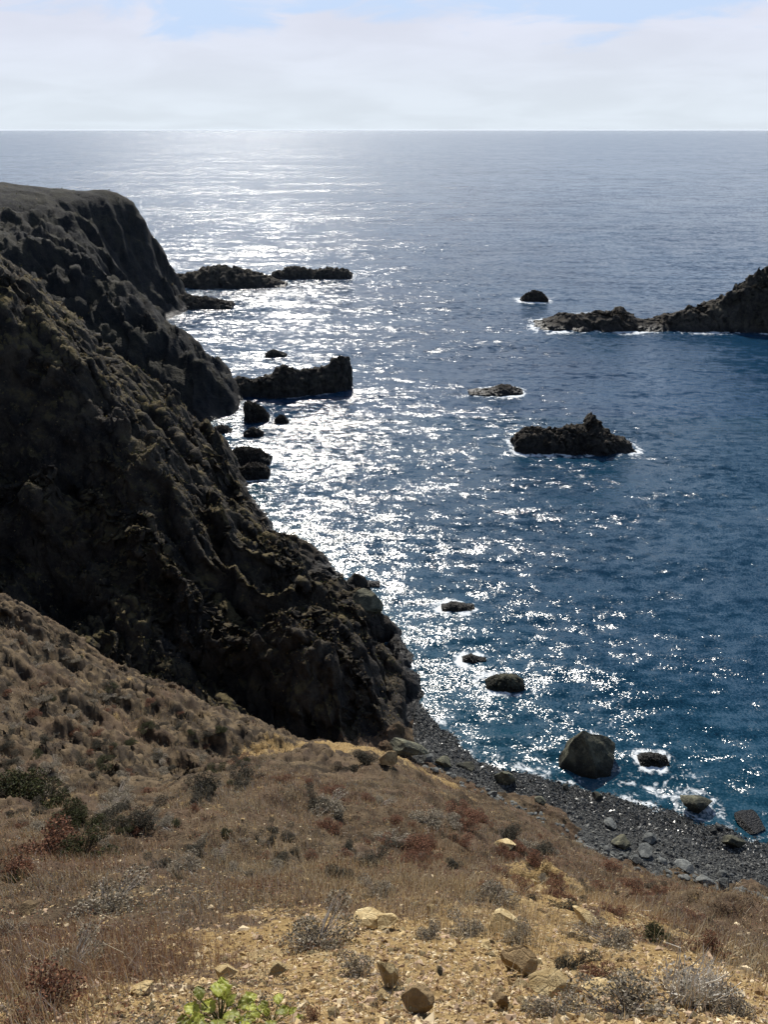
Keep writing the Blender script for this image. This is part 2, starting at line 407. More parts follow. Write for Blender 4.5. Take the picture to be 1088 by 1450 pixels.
ri = np.where((rocky_mask(X, Y).ravel() > .05) & (cw.ravel() < .9) & (Z.ravel() > 2))[0]
ra = (rocky_mask(X, Y)*(1-cw)).ravel()[ri]; Pr = V[ri]; Nr_ = NRM.reshape(-1, 3)[ri]
for sz_, am_, sd_ in ((2.6, .42, 21), (.9, .22, 23), (.35, .09, 25)): Pr = crag(Pr, Nr_, sz_, am_*ra, sd_, 1.8, .6)
V[ri] = Pr; NRM = nrm(*[V[:, k].reshape(nr, na) for k in range(3)])
idx = np.arange(nr*na).reshape(nr, na)
quads = np.stack([idx[:-1, :-1], idx[:-1, 1:], idx[1:, 1:], idx[1:, :-1]], -1).reshape(-1, 4)[:, ::-1]
fx, fy, fz = X.ravel()[quads].mean(1), Y.ravel()[quads].mean(1), Z.ravel()[quads].mean(1)
fcw = cw.ravel()[quads].mean(1)
fb = beach_h(fx, fy); isb = (np.abs(fz-fb) < .06) & (fcw < .6) & (fz < 4)
keep = fz > -1.6
HEADLINE = [(-200,118),(-75,140),(-45,140),(-25,136),(10,130)]
hd, hs_ = seg_dist(fx, fy, HEADLINE); ishead = hd*hs_ > 0
def bare_mask(x, y):
    r = np.hypot(x, y)
    n = fbm(x*.7, y*.7, 3.3, 4, .55); n2 = fbm(x*.25, y*.25, 4.1, 3)
    near = (1-smooth(3.9, 5.6, r))*smooth(-1.6, .4, x+.10*y)*(1-.8*smooth(1.6, 2.6, x-.1*y))
    nn_ = fbm(x*3.1, y*3.1, 13.3, 4, .6)
    strip = (1-smooth(.5, 1.6, np.abs(x-(.17*y+1.2))))*smooth(4, 6, r)*(1-smooth(9, 14, r))
    spur = (1-smooth(1, 5, seg_dist(x, y, [(-5, 35), (-1, 38.5), (3, 41)])[0]))*.8
    left = .42*(1-smooth(2.9, 3.8, r))
    b = np.maximum.reduce([near, strip*.7, spur*.75, left])
    return np.clip(b*.85+n*.5+n2*.3+nn_*.55+.10, 0, 1)
bare = bare_mask(X, Y).ravel()
rocky = rocky_mask(X, Y).ravel()
def sub(name, mask, mat, lab=None, attrs=None):
    q = quads[mask]; u, inv = np.unique(q, return_inverse=True)
    o = mesh_from(name, V[u], inv.reshape(-1, 4), mat, True, {k: v[u] for k, v in (attrs or {}).items()})
    o['kind'] = 'structure'
    if lab: o['label'] = lab
    return o
sub('hillside', keep & ~isb & (fcw <= .5), M_HILL, 'dry brown grassy hillside falling from the camera to the beach', {'bare': bare, 'rocky': rocky})
sub('beach', keep & isb, M_BEACH, 'dark grey shingle beach at the foot of the slope')
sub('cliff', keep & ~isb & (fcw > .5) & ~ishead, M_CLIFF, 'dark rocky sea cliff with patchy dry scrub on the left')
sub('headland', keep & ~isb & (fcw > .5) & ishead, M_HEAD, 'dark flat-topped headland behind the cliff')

def ground(u, v, n=2600):
    """first place where the sight line through a photo point meets land or sea"""
    d = ray(u, v); d = d/np.linalg.norm(d)
    s = np.exp(np.linspace(math.log(1.2), math.log(450), n))
    x, y, z = d[0]*s, d[1]*s, H+d[2]*s
    h = np.maximum(height(x, y), 0)
    k = int(np.argmax(z < h))
    return np.array([x[k], y[k], h[k]]), s[k]

# ------------------------------------------------------------------ sea rocks
FOAM = []   # (x, y, rx, ry, strength)
def ridge_rock(name, prof, y0, wid, seed, mat, label, cat, group=None, res=150, rough=.55, lean=0.0, foam=1.0, ybend=None, base=-1.2, jagk=.24):
    """a rock rising from the sea: prof = [(x, height)], y0 front waterline, wid its depth"""
    xs = np.array([p[0] for p in prof], float); hs = np.array([p[1] for p in prof], float)
    x0, x1 = xs[0], xs[-1]; L = x1-x0; cx = (x0+x1)/2
    nx = res; ny = max(24, int(res*min(1, wid/L*1.1)))
    m = .06*L
    gx = np.linspace(x0-m, x1+m, nx); gv = np.linspace(-.62, .62, ny)
    GX, GV = np.meshgrid(gx, gv)
    prof_h = np.interp(GX, xs, hs, left=base*2, right=base*2)
    sc_ = 1.0/max(L*.16, wid*.35)
    jag = fbm(GX*sc_*2.6, 0*GX, seed+8.8, 5, .65, ridged=True)-.42
    prof_h = np.where(prof_h > 0, prof_h*(.92+jagk*jag), prof_h)
    wl = wid*(.45+.55*np.clip(np.interp(GX, xs, hs)/max(hs), 0, 1)**.6)
    w1 = fbm(GX*sc_, GV*wid*sc_, seed, 4)
    v = GV*wid/ wl*2+w1*.35
    fall = 1-np.clip(np.abs(v), 0, 1.6)**2.2
    n = fbm(GX*sc_*2.2, GV*wid*sc_*2.2, seed+3.3, 6, .62, ridged=True)-.42
    n2 = fbm(GX*sc_*5, GV*wid*sc_*5, seed+5.1, 4, .6)
    hh = prof_h*np.where(prof_h > 0, fall, 1)+(n*.42+n2*.2)*rough*max(hs)*np.clip(np.interp(GX, xs, hs)/max(hs)+.25, 0, 1)*np.clip(fall+.6, .2, 1)
    hh = np.where(fall < 0, np.minimum(hh, 0)+fall*1.2, hh)
    hh = np.maximum(hh, base)
    yc = y0+wid*.5
    GY = yc+GV*wid+(np.interp(GX, [p[0] for p in ybend], [p[1] for p in ybend]) if ybend else 0)
    k = max(hs)*.16
    dx = fbm(GX*sc_*3, GY*sc_*3, hh*sc_*3+seed, 4, .6)*k*.6; dy = fbm(GX*sc_*3+31, GY*sc_*3, hh*sc_*3+seed, 4, .6)*k
    P = np.stack([GX+dx-cx, GY+dy-yc, hh], -1).reshape(-1, 3)
    Pg = P.reshape(ny, nx, 3); Nr = nrm(Pg[..., 0], Pg[..., 1], Pg[..., 2]).reshape(-1, 3); off = np.array([cx, yc, seed*5.0])
    mh_ = max(hs); am2 = (np.clip((P[:, 2]-base)/(mh_*.3-base), 0, 1))
    P = crag(P+off, Nr, max(.9, mh_*.42), mh_*.10*am2, 4, 1.3)-off; P = crag(P+off, Nr, max(.4, mh_*.17), mh_*.045*am2, 6, 1.3)-off
    ii = np.arange(nx*ny).reshape(ny, nx)
    q = np.stack([ii[:-1, :-1], ii[:-1, 1:], ii[1:, 1:], ii[1:, :-1]], -1).reshape(-1, 4)
    fm = P[:, 2][q].max(1) > base+.02
    q = q[fm]; u, inv = np.unique(q, return_inverse=True)
    o = mesh_from(name, P[u], inv.reshape(-1, 4), mat, True)
    o.location = (cx, yc, 0)
    tag(o, label, cat, group)
    if foam: FOAM.append(('g', GX[::4, ::6].ravel(), GY[::4, ::6].ravel(), hh[::4, ::6].ravel(), foam, max(hs)))
    return o
def rr(name, uv, vbase, wid, seed, label, cat='sea rock', group='rocks standing in the sea', mat=None, **kw):
    """uv = [(u, v_top)] outline in the photo; front waterline at photo row vbase"""
    y0 = at_z(544, vbase)[1]
    yc = y0+wid*.5
    prof = []
    for (u, vt) in uv:
        p = at_y(u, vt, yc); prof.append((p[0], max(.25, p[2])))
    return ridge_rock(name, prof, y0, wid, seed, mat or M_REEF, label, cat, group, **kw)

rr('rock_islet', [(232,392),(250,389),(285,381),(312,376),(345,381),(370,388),(392,396),(406,401)], 409, 16, 1.3, 'long low dark rock islet beyond the headland with an olive seaward end', 'islet', foam=.9)
rr('rock_islet', [(386,386),(405,379),(422,377),(445,382),(470,379),(488,380),(498,386)], 396, 9, 2.7, 'smaller dark islet with white surf, just right of the long one', 'islet', foam=1.3)
rr('rock_shelf', [(246,421),(262,417),(285,421),(305,423),(330,428)], 438, 9, 4.2, 'flat wet rock shelf at the foot of the dark headland', 'rock shelf', foam=.8)
rr('sea_rock', [(262,497),(272,491),(282,495),(290,499)], 503, 4, 6.1, 'small double rock against the edge of the dark headland', foam=.6)
rr('sea_rock', [(376,500),(385,495),(396,498),(406,501)], 506, 3, 7.1, 'small low rock alone beyond the jagged reef', foam=.6)
rr('rock_reef', [(292,548),(312,537),(335,535),(352,534),(366,538),(380,532),(392,520),(402,516),(414,520),(424,526),(440,522),(455,525),(463,520),(468,513),(478,509),(487,510),(493,522),(496,540)], 564, 7, 8.4, 'jagged black reef running out from the cliff with a square block at its end', 'reef', res=260, rough=.22, jagk=.08, foam=.5,
   ybend=[(-36,0),(-20,0),(-13,3),(-6,6)])
rr('sea_stack', [(347,568),(353,566),(364,572),(374,579),(381,590)], 599, 4.5, 9.9, 'black wedge-shaped stack in front of the jagged reef', 'sea stack', foam=.4, rough=.3)
rr('sea_rock', [(389,593),(396,588),(403,589),(409,596)], 601, 2.6, 11.2, 'small black rock right of the wedge-shaped stack', foam=.5)
rr('sea_rock', [(346,612),(356,605),(366,607),(373,613)], 619, 2.8, 12.2, 'low black rock below the wedge-shaped stack', foam=.5)
rr('sea_rock', [(302,606),(313,601),(322,604),(328,609)], 613, 2.5, 12.9, 'flat pale-topped rock where the dark headland meets the water', foam=.7)
rr('sea_rock', [(326,640),(338,633),(352,634),(368,638),(383,648)], 659, 4.2, 13.5, 'ragged wet rock at the cliff foot, upper of the touching pair', foam=.8)
rr('sea_rock', [(338,664),(352,656),(368,656),(381,664)], 680, 3.6, 14.4, 'rounded wet boulder at the cliff foot, lower of the touching pair', foam=.8, rough=.2)
rr('sea_rock', [(738,423),(745,416),(757,411),(768,414),(776,422)], 428, 5, 16.1, 'lone brown rock amid a wide streak of surf off the rocky point', foam=1.8)
rr('rocky_point', [(757,461),(775,455),(800,449),(830,445),(850,440),(870,439),(888,440),(903,451),(925,452),(945,446),(962,441),(980,434),(1005,432),(1024,427),(1040,418),(1052,408),(1066,400),(1076,390),(1090,384),(1130,370),(1180,352),(1260,340)], 474, 22, 18.3,
   'long black rocky point entering from the right and rising to a crag', 'rocky point', None, res=420, rough=.42, foam=1.0)
rr('sea_rock', [(664,556),(680,552),(700,549),(712,545),(724,546),(740,552)], 561, 6, 19.9, 'flat wet rock ringed by foam in the middle of the bay', foam=1.3, rough=.5)
rr('pinnacle_rock', [(728,622),(742,610),(756,606),(775,608),(790,608),(806,603),(818,606),(828,602),(834,594),(840,587),(846,592),(856,605),(868,614),(882,620),(895,627)], 645, 9, 21.7, 'black craggy islet with a pointed pinnacle, ringed by thin foam', 'islet', res=260, rough=.3, foam=1.1)
rr('sea_rock', [(506,830),(520,823),(538,826)], 832, 1.6, 23.3, 'small dark rock awash beside the cliff foot', foam=.7, rough=.3)
rr('sea_rock', [(626,858),(640,853),(655,855),(672,860)], 867, 2.0, 24.1, 'low rock awash in the glitter with surf curling round it', foam=1.3, rough=.3)
rr('sea_rock', [(655,934),(668,927),(680,932),(688,938)], 941, 1.6, 25.1, 'small black rock with a foam wake nearer the beach', foam=1.1, rough=.3)
rr('sea_rock', [(688,965),(705,957),(722,955),(735,959),(742,967)], 979, 2.4, 26.4, 'pale rounded rock awash off the beach', foam=1.2, rough=.15, mat=M_BOULD)
rr('sea_rock', [(905,1075),(915,1068),(932,1068),(946,1076)], 1086, 1.6, 27.7, 'dark rock with a thick white foam edge right of the great boulder', foam=.9, rough=.2)

# ------------------------------------------------------------------ boulders and stones
import bmesh
def stone_mesh(name, seed, flat=.7, cuts=14, sub_=4, rough=.12, dims=(1, 1, 1), smoothcut=.0):
    """angular stone: a sphere clipped by random planes and roughened; base at z=0, unit size"""
    bm = bmesh.new(); bmesh.ops.create_icosphere(bm, subdivisions=sub_, radius=1.0)
    co = np.array([v.co[:] for v in bm.verts]); rg = np.random.default_rng(seed)
    for k in range(cuts):
        n = rg.normal(size=3); n /= np.linalg.norm(n); d = rg.uniform(.42, .82)
        s = co@n; m = s > d
        co[m] -= np.outer((s[m]-d)*(1-smoothcut), n)
    nn = fbm(co[:, 0]*1.6+seed, co[:, 1]*1.6, co[:, 2]*1.6, 5, .6)
    co *= (1+nn*rough*1.5)[:, None]
    co[:, 2] *= flat
    co *= np.array(dims)*.5
    co[:, 2] -= co[:, 2].min()
    for v, c in zip(bm.verts, co): v.co = c
    me = bpy.data.meshes.new(name); bm.to_mesh(me); bm.free()
    for p in me.polygons: p.use_smooth = sub_ >= 4 and smoothcut > 0
    return me
def place(name, me, loc, rz=0, sc3=(1, 1, 1), tilt=(0, 0), label=None, cat=None, group=None):
    o = bpy.data.objects.new(name, me); COL.objects.link(o)
    o.location = loc; o.rotation_euler = (tilt[0], tilt[1], rz); o.scale = sc3
    return tag(o, label, cat, group)
def stone_at(name, u, v, wpx, hrel, seed, mat, label, cat, group, sink=.30, rz=None, depth=.8, tilt=(0, 0), foam=0, cuts=16, rough=.09, smoothcut=.0, sub_=4):
    """stone whose foot is seen at photo point (u, v), wpx wide in the photo"""
    g, s = ground(u, v)
    fwd = s*F/np.linalg.norm(ray(u, v))
    w = wpx/F*fwd
    me = stone_mesh(name, seed, 1.0, cuts, sub_, rough, (w*1.12, w*depth*1.12, w*hrel*1.12), smoothcut)
    me.materials.append(mat)
    rz = 0 if rz is None else rz
    o = place(name, me, (g[0], g[1]+w*depth*.4, g[2]-sink*w*hrel), rz, (1, 1, 1), tilt, label, cat, group)
    if g[2] < .6 and foam: FOAM.append(('c', g[0], g[1]+w*depth*.4, w*.55, foam))
    return o, g, w
B = 'boulders along the shingle beach'
stone_at('great_boulder', 836, 1100, 108, 1.35, 11, M_BOULD, 'great square boulder standing in the shallows off the beach, olive-topped', 'boulder', B, sink=.3, depth=.85, foam=.9, cuts=20, rough=.13, sub_=5)
stone_at('boulder', 994, 1153, 54, .5, 12, M_BOULD, 'brown-topped boulder at the water edge near the right side', 'boulder', B, foam=.9, depth=.7)
stone_at('boulder', 1042, 1204, 34, .65, 13, M_BOULD, 'dark boulder on the wet shingle below the brown-topped one', 'boulder', B)
stone_at('boulder', 1072, 1180, 40, .4, 14, M_REEF, 'long black rock at the right edge of the water', 'boulder', B, foam=.5, depth=1.3)
stone_at('boulder', 719, 1115, 33, .8, 15, M_BOULD, 'grey upright boulder alone on the dark shingle', 'boulder', B)
stone_at('boulder', 766, 1138, 22, .7, 16, M_BOULD, 'small dark boulder right of the grey upright one', 'boulder', B)
stone_at('boulder', 630, 1090, 32, .55, 17, M_BOULD, 'dark boulder at the head of the cove, one of three', 'boulder', B)
stone_at('boulder', 662, 1094, 30, .4, 18, M_BOULD, 'flat grey boulder beside the three at the head of the cove', 'boulder', B)
stone_at('boulder', 606, 1078, 20, .6, 19, M_COBB, 'round grey boulder between cliff slab and dark boulder', 'boulder', B)
stone_at('cliff_slab', 572, 1072, 70, .35, 20, M_BOULD, 'olive sloping slab at the very foot of the cliff', 'boulder', B, depth=.6, tilt=(0, .35))
stone_at('boulder', 548, 1086, 36, .7, 21, M_BROWN, 'pinkish brown boulder above the cove below the grassy spur', 'boulder', B)
stone_at('boulder', 520, 872, 44, .85, 22, M_BOULD, 'dark rounded boulder leaning against the cliff foot in the surf', 'boulder', B, foam=1.0, depth=1.0)
stone_at('boulder', 700, 1130, 16, .7, 23, M_COBB, 'pinkish boulder just below the grey upright one', 'boulder', B)
for k, (u, v, w, hr, lab) in enumerate([(884,1206,34,.5,'dark-faced boulder at the left of the cluster under the slope'),(917,1216,30,.5,'pale smooth boulder at the right of the cluster under the slope'),
    (921,1196,26,.55,'grey wedge boulder just above the cluster'),(868,1176,24,.4,'flat grey boulder up-beach from the cluster'),(904,1224,24,.4,'low pale boulder in front of the cluster'),
    (975,1238,30,.35,'flat boulder at the grass edge, left of a group of pale ones'),(1002,1256,30,.35,'pale flat boulder topmost of the group at the grass edge'),(1028,1262,26,.5,'dark-sided boulder at the right end of the grass edge'),
    (1026,1246,24,.45,'rounded grey boulder above the dark-sided one at the grass edge'),(1020,1178,16,.8,'small upright boulder on wet shingle left of the dark one'),(802,1120,16,.7,'small dark boulder at the waterline under the great boulder'),(848,1134,20,.6,'mossy dark boulder at the waterline below the great boulder'),
    (940,1226,22,.4,'squat grey boulder between the cluster and the grass edge'),(1012,1182,10,.8,'tiny upright rock on wet shingle')]):
    stone_at('boulder', u, v, w, hr, 40+k, M_COBB if k not in (0, 10, 11) else M_BOULD, lab, 'boulder', B, rz=.5*k)

S = 'loose stones on the near slope'
near = [
 (549,1398,37,1.25,60,M_TAN,'pale pointed pyramid-shaped stone on bare ochre soil',.8,(0,0),7),
 (591,1438,46,.75,61,M_BROWN,'squat stone in shade at the bottom, right of the pointed stone',.8,(0,0),8),
 (733,1384,50,.85,62,M_BROWN,'large broken stone with a dark right side near the shrub',.8,(0,.2),8),
 (711,1432,30,.95,63,M_BROWN,'brown egg-like stone below the large broken one',.8,(0,0),10),
 (710,1318,58,.35,64,M_TAN,'flat pale slab above the large broken stone',.6,(.1,.1),7),
 (830,1314,56,.30,65,M_TAN,'long pale slab tilting right, on the edge of the grass',.45,(.1,.5),7),
 (612,1292,15,.6,66,M_TAN,'small white stone above the grey shrub',.8,(0,0),8),
 (396,1384,36,.5,67,M_TAN,'long yellowish stone left of the pointed one',.6,(0,-.4),7),
 (316,1388,38,.5,68,M_TAN,'tan stone with a shaded underside above the green plant',.7,(0,0),8),
 (520,1318,52,.4,69,M_TAN,'pale layered outcrop at the upper edge of the bare soil',.7,(.2,0),7),
 (546,1318,40,.4,76,M_TAN,'second pale layer of outcrop right of the first',.7,(.2,-.2),7),
 (758,1256,14,.7,70,M_TAN,'small white stone on the ochre strip up the slope',.8,(0,0),8),
 (790,1412,80,.22,71,M_TAN,'broad pale yellow slab half buried near the bottom right',.6,(.15,0),6),
 (850,1418,60,.22,77,M_TAN,'narrower yellow slab half buried right of the broad one',.6,(.15,0),6),
 (542,1418,20,.7,72,M_TAN,'small pale stone at the foot of the pointed stone',.8,(0,0),8),
 (720,1208,40,.4,73,M_TAN,'pale boulder showing through the grass above the beach',.7,(0,0),8),
 (200,1410,40,.3,74,M_TAN,'flat tan stone at lower left on bare ground',.6,(0,0),8),
 (470,1443,22,.5,75,M_TAN,'flat white stone at the bottom edge beside the plant',.8,(0,0),8),
 (720,1375,22,1.3,78,M_BROWN,'thin upright splinter beside the large broken stone',.6,(0,.1),8),
 (40,1295,30,.35,79,M_BROWN,'low brown stone at the left edge in the grass',.8,(0,0),8),
 (690,1345,22,.4,80,M_TAN,'narrow buff stone left of the flat slab',.8,(0,0),8)]
for (u, v, w, hr, sd, mt, lab, dp, tl, cuts) in near:
    stone_at('stone', u, v, w, hr, sd, mt, lab, 'stone', S, depth=dp, tilt=tl, rz=.3*((sd % 5)-2), cuts=cuts+4, rough=.05, smoothcut=0, sub_=4, sink=.12)

# beach cobbles: individuals, one mesh per kind shared by copies
def scatter_px(n, poly, rg):
    """points inside a polygon of photo coordinates"""
    P = np.array(poly, float); lo, hi = P.min(0), P.max(0); out = []
    while len(out) < n:
        q = rg.uniform(lo, hi); c = False; j = len(P)-1
        for i in range(len(P)):
            if (P[i][1] > q[1]) != (P[j][1] > q[1]) and q[0] < (P[j][0]-P[i][0])*(q[1]-P[i][1])/(P[j][1]-P[i][1])+P[i][0]: c = not c
            j = i
        if c: out.append(q)
    return np.array(out)
rg = np.random.default_rng(21)
cob = []
for k in range(6):
    me = stone_mesh('cobble', 200+k, .62, 12, 3, .1, (1, .8, 1), .4); me.materials.append(M_COBB)
    for p in me.polygons: p.use_smooth = True
    cob.append(me)
band = scatter_px(230, [(600,1075),(720,1130),(800,1165),(900,1205),(1088,1275),(1088,1330),(1000,1275),(830,1220),(740,1180),(610,1100)], rg)
for u, v in band:
    d = ray(u, v); g = at_z(u, v, 2.0); h = float(height(g[0], g[1]))
    if h > 3.2: continue
    s = rg.uniform(.22, .55)*(1.5 if rg.random() < .12 else 1)
    o = place('beach_cobble', cob[int(rg.integers(6))], (g[0], g[1], h-.05*s), rg.uniform(0, 6.28), (s, s, s*rg.uniform(.7, 1.1)), (rg.uniform(-.2, .2), rg.uniform(-.2, .2)),
              'grey cobble among many on the upper shingle under the grassy slope', 'cobble', 'grey cobbles strewn on the upper beach')
# loose near stones: individuals
nst = []
for k in range(6):
    me = stone_mesh('stone', 300+k, .55, 13, 2, .1, (1, .75, 1), .1); me.materials.append(M_TAN if k < 4 else M_BROWN); nst.append(me)
pp = np.concatenate([scatter_px(190, [(470,1290),(700,1260),(860,1330),(1000,1450),(400,1450),(440,1340)], rg), scatter_px(60, [(60,1380),(420,1350),(420,1450),(0,1450)], rg), scatter_px(40, [(690,1225),(800,1260),(860,1330),(700,1290)], rg)])
for u, v in pp:
    g, s = ground(u, v, 900)
    w = rg.uniform(.03, .085)*(1.5 if rg.random() < .12 else 1)
    place('rubble_stone', nst[int(rg.integers(6))], (g[0], g[1], g[2]-.22*w), rg.uniform(0, 6.28), (w, w, w), (rg.uniform(-.4, .4), rg.uniform(-.4, .4)),
          'small buff stone among the rubble strewn on the bare ochre soil', 'stone', 'rubble stones strewn on the bare soil')

# ------------------------------------------------------------------ small stuff built as arrays
def ground_n(x, y, e=None):
    e = .05+.01*np.hypot(x, y) if e is None else e
    h = height(x, y)
    return h, np.stack([-(height(x+e, y)-h)/e, -(height(x, y+e)-h)/e, np.ones_like(x)], -1)
def chips(n, pos, size, tint, rg, name, mat, nrmv=None):
    """angular little stones: squashed random octahedra"""
    base = np.array([(1,0,0),(0,1,0),(-1,0,0),(0,-1,0),(0,0,1),(0,0,-.6)], float)
    fc = np.array([(0,1,4),(1,2,4),(2,3,4),(3,0,4),(1,0,5),(2,1,5),(3,2,5),(0,3,5)])
    v = base[None]*rg.uniform(.55, 1.15, (n, 6, 1))*np.array([1, .75, .5])+rg.normal(0, .13, (n, 6, 3))
    a = rg.uniform(0, 6.28, n); c, s = np.cos(a), np.sin(a)
    x = v[..., 0]*c[:, None]-v[..., 1]*s[:, None]; y = v[..., 0]*s[:, None]+v[..., 1]*c[:, None]
    v = np.stack([x, y, v[..., 2]], -1)*size[:, None, None]*.5
    if nrmv is not None: v[..., 2] += -(v[..., 0]*-nrmv[:, None, 0]+v[..., 1]*-nrmv[:, None, 1])*-1*-1*.8
    v += pos[:, None, :]
    f = fc[None]+(np.arange(n)*6)[:, None, None]
    return mesh_from(name, v.reshape(-1, 3), f.reshape(-1, 3), mat, False, {'tint': np.repeat(tint, 6, 0)})
def pick(pal, n, rg, jit=.18, w=None):
    pal = np.array(pal); c = pal[rg.choice(len(pal), n, p=w)]
    return np.clip(c*(1+rg.normal(0, jit, (n, 1))), .004, .9)
# rubble chips
n = 70000
r = np.exp(rg.uniform(math.log(1.7), math.log(13), n)); a = rg.uniform(R(-42), R(42), n)
x, y = r*np.sin(a), r*np.cos(a)
k = rg.random(n) < .12+bare_mask(x, y)*1.1; x, y, r = x[k], y[k], r[k]; n = len(x)
h, nv = ground_n(x, y, .06)
sz = np.minimum(rg.lognormal(math.log(.016), .6, n), .075)*(.8+r*.08)
chips(n, np.stack([x, y, h+sz*.08], -1), sz, pick([(.50,.37,.19),(.36,.25,.12),(.62,.50,.32),(.25,.16,.08),(.42,.30,.2)], n, rg), rg, 'soil_rubble', M_CHIP)
tag(bpy.data.objects['soil_rubble'], 'fine buff rubble and grit on the bare ochre soil', kind='stuff')
# shingle
n = 160000
g_u = rg.uniform(0, 1, n)
xs_ = rg.uniform(0, 45, n); ys_ = rg.uniform(34, 66, n)
bh = beach_h(xs_, ys_); hh = height(xs_, ys_)
k = (np.abs(bh-hh) < .03) & (bh > -.35) & (bh < 3.5); xs_, ys_, hh = xs_[k], ys_[k], hh[k]; n = len(xs_)
wet = 1-smooth(.3, 1.3, hh)
sz = np.minimum(rg.lognormal(math.log(.14), .5, n), .5)
tint = pick([(.12,.125,.12),(.09,.095,.095),(.17,.17,.155),(.06,.062,.062),(.22,.22,.20)], n, rg)*(1-.6*wet)[:, None]
o = chips(n, np.stack([xs_, ys_, hh+sz*.08], -1), sz, tint, rg, 'shingle', M_PEB)
tag(o, 'dark wet pebbles and grey shingle covering the beach', kind='stuff')

def blades(pos, hgt, wid, lean, tint, name, mat, rg):
    """thin two-segment stems"""
    n = len(pos); a = rg.uniform(0, 6.28, n); px = np.stack([np.cos(a), np.sin(a), np.zeros(n)], -1)
    b = rg.uniform(0, 6.28, n); ld = np.stack([np.cos(b), np.sin(b), np.zeros(n)], -1)*lean[:, None]
    up = np.array([0, 0, 1.0])
    p0 = pos-up*.02; p1 = pos+(up*.55+ld*.3)*hgt[:, None]; p2 = pos+(up+ld)*hgt[:, None]
    w = wid[:, None]
    v = np.stack([p0-px*w*.5, p0+px*w*.5, p1-px*w*.42, p1+px*w*.42, p2-px*w*.25, p2+px*w*.25], 1)
    f = np.array([(0, 1, 3, 2), (2, 3, 5, 4)])[None]+(np.arange(n)*6)[:, None, None]
    return mesh_from(name, v.reshape(-1, 3), f.reshape(-1, 4), mat, False, {'tint': np.repeat(tint, 6, 0)})
def flakes(pos, size, tint, name, mat, rg, parent=None, flat=.0, elong=1.6):
    """leaf-sized quads with random facing"""
    n = len(pos)
    d1 = rg.normal(size=(n, 3)); d1[:, 2] *= (1-flat); d1 /= np.linalg.norm(d1, axis=1)[:, None]
    d2 = rg.normal(size=(n, 3)); d2[:, 2] *= (1-flat); d2 -= d1*(d1*d2).sum(1)[:, None]; d2 /= np.linalg.norm(d2, axis=1)[:, None]+1e-9
    s = size[:, None]*.5
    v = np.stack([pos-d1*s*elong, pos-d2*s, pos+d1*s*elong, pos+d2*s], 1)
    f = (np.arange(n)*4)[:, None]+np.arange(4)
    return mesh_from(name, v.reshape(-1, 3), f, mat, False, {'tint': np.repeat(tint, 4, 0)}, parent)

# dry grass and stems on the near slope
def polar(n, r0, r1, a0=-44, a1=44):
    r = np.exp(rg.uniform(math.log(r0), math.log(r1), n)); a = rg.uniform(R(a0), R(a1), n)
    return r*np.sin(a), r*np.cos(a), r
def hill_filter(x, y, r):
    h = height(x, y); be = beach_h(x, y); k = (h > be+.12) & (cliff_w(x, y) < .5) & (h > 1.2)
    return x[k], y[k], r[k], h[k]
x, y, r = polar(210000, 1.9, 56)
x, y, r, h = hill_filter(x, y, r)
bm_ = bare_mask(x, y); patch = fbm(x*.5, y*.5, 12.2, 4, .6); kind = fbm(x*.22, y*.22, 15.5, 4, .6)
rm_ = rocky_mask(x, y)
k = rg.random(len(x)) < np.clip(1.0-bm_*1.45+patch*2.4, .03, 1)*(1-.7*rm_)*np.where(r > 24, .8, 1)
x, y, r, h, kind, patch, rm_ = x[k], y[k], r[k], h[k], kind[k], patch[k], rm_[k]; n = len(x)
pal_t = pick([(.60,.48,.29),(.72,.61,.43),(.48,.36,.20),(.26,.18,.10)], n, rg)
pal_l = pick([(.42,.35,.30),(.30,.23,.19),(.55,.48,.43),(.16,.11,.09)], n, rg)
pal_r = pick([(.30,.18,.10),(.22,.12,.07),(.42,.27,.15),(.52,.39,.23)], n, rg)
wk = rg.random(n)+kind*3.2-.10
tint = np.where((wk < .46)[:, None], pal_t, np.where((wk < .72)[:, None], pal_l, pal_r))
tint = tint*(1-.5*rm_)[:, None]
hgt = rg.uniform(.06, .22, n)*(1+.5*patch)*(1-.45*rm_)*(.75+np.minimum(r, 30)*.025)
blades(np.stack([x, y, h], -1), hgt, .0016+r*.00042, np.abs(rg.normal(0, .35, n)), tint, 'dry_grass', M_STEM, rg)
tag(bpy.data.objects['dry_grass'], 'dry brown and straw coloured grass stems covering the near slope', kind='stuff')
# low dead leaves, seed heads and cushions
x, y, r = polar(230000, 1.9, 58)
x, y, r, h = hill_filter(x, y, r)
bm_ = bare_mask(x, y); patch = fbm(x*1.1, y*1.1, 22.2, 4, .6); kind = fbm(x*.3, y*.3, 25.5, 4, .6)
rm_ = rocky_mask(x, y)
k = rg.random(len(x)) < np.clip(.75-bm_*1.0+patch*1.3, .03, 1)
x, y, r, h, kind, patch, rm_ = x[k], y[k], r[k], h[k], kind[k], patch[k], rm_[k]; n = len(x)
pr = pick([(.19,.085,.055),(.12,.06,.038),(.27,.13,.08),(.34,.22,.12)], n, rg)
pg = pick([(.16,.15,.11),(.22,.21,.17),(.10,.09,.06),(.30,.28,.24)], n, rg)
pt = pick([(.50,.37,.19),(.34,.24,.12),(.60,.48,.30),(.18,.16,.07)], n, rg)
wk = rg.random(n)+kind*3.2-.10
tint = np.where((wk < .35)[:, None], pr, np.where((wk < .65)[:, None], pt, pg))
tint = tint*(1-.6*rm_)[:, None]
z = h+rg.uniform(0, .09, n)*np.clip(.6+patch*1.5, .1, 2)*(.7+np.minimum(r, 35)*.05)
flakes(np.stack([x, y, z], -1), .006+r*.0013, tint, 'dry_ground_cover', M_LEAF, rg)
tag(bpy.data.objects['dry_ground_cover'], 'russet and grey dead leaves and seed heads among the grass', kind='stuff')
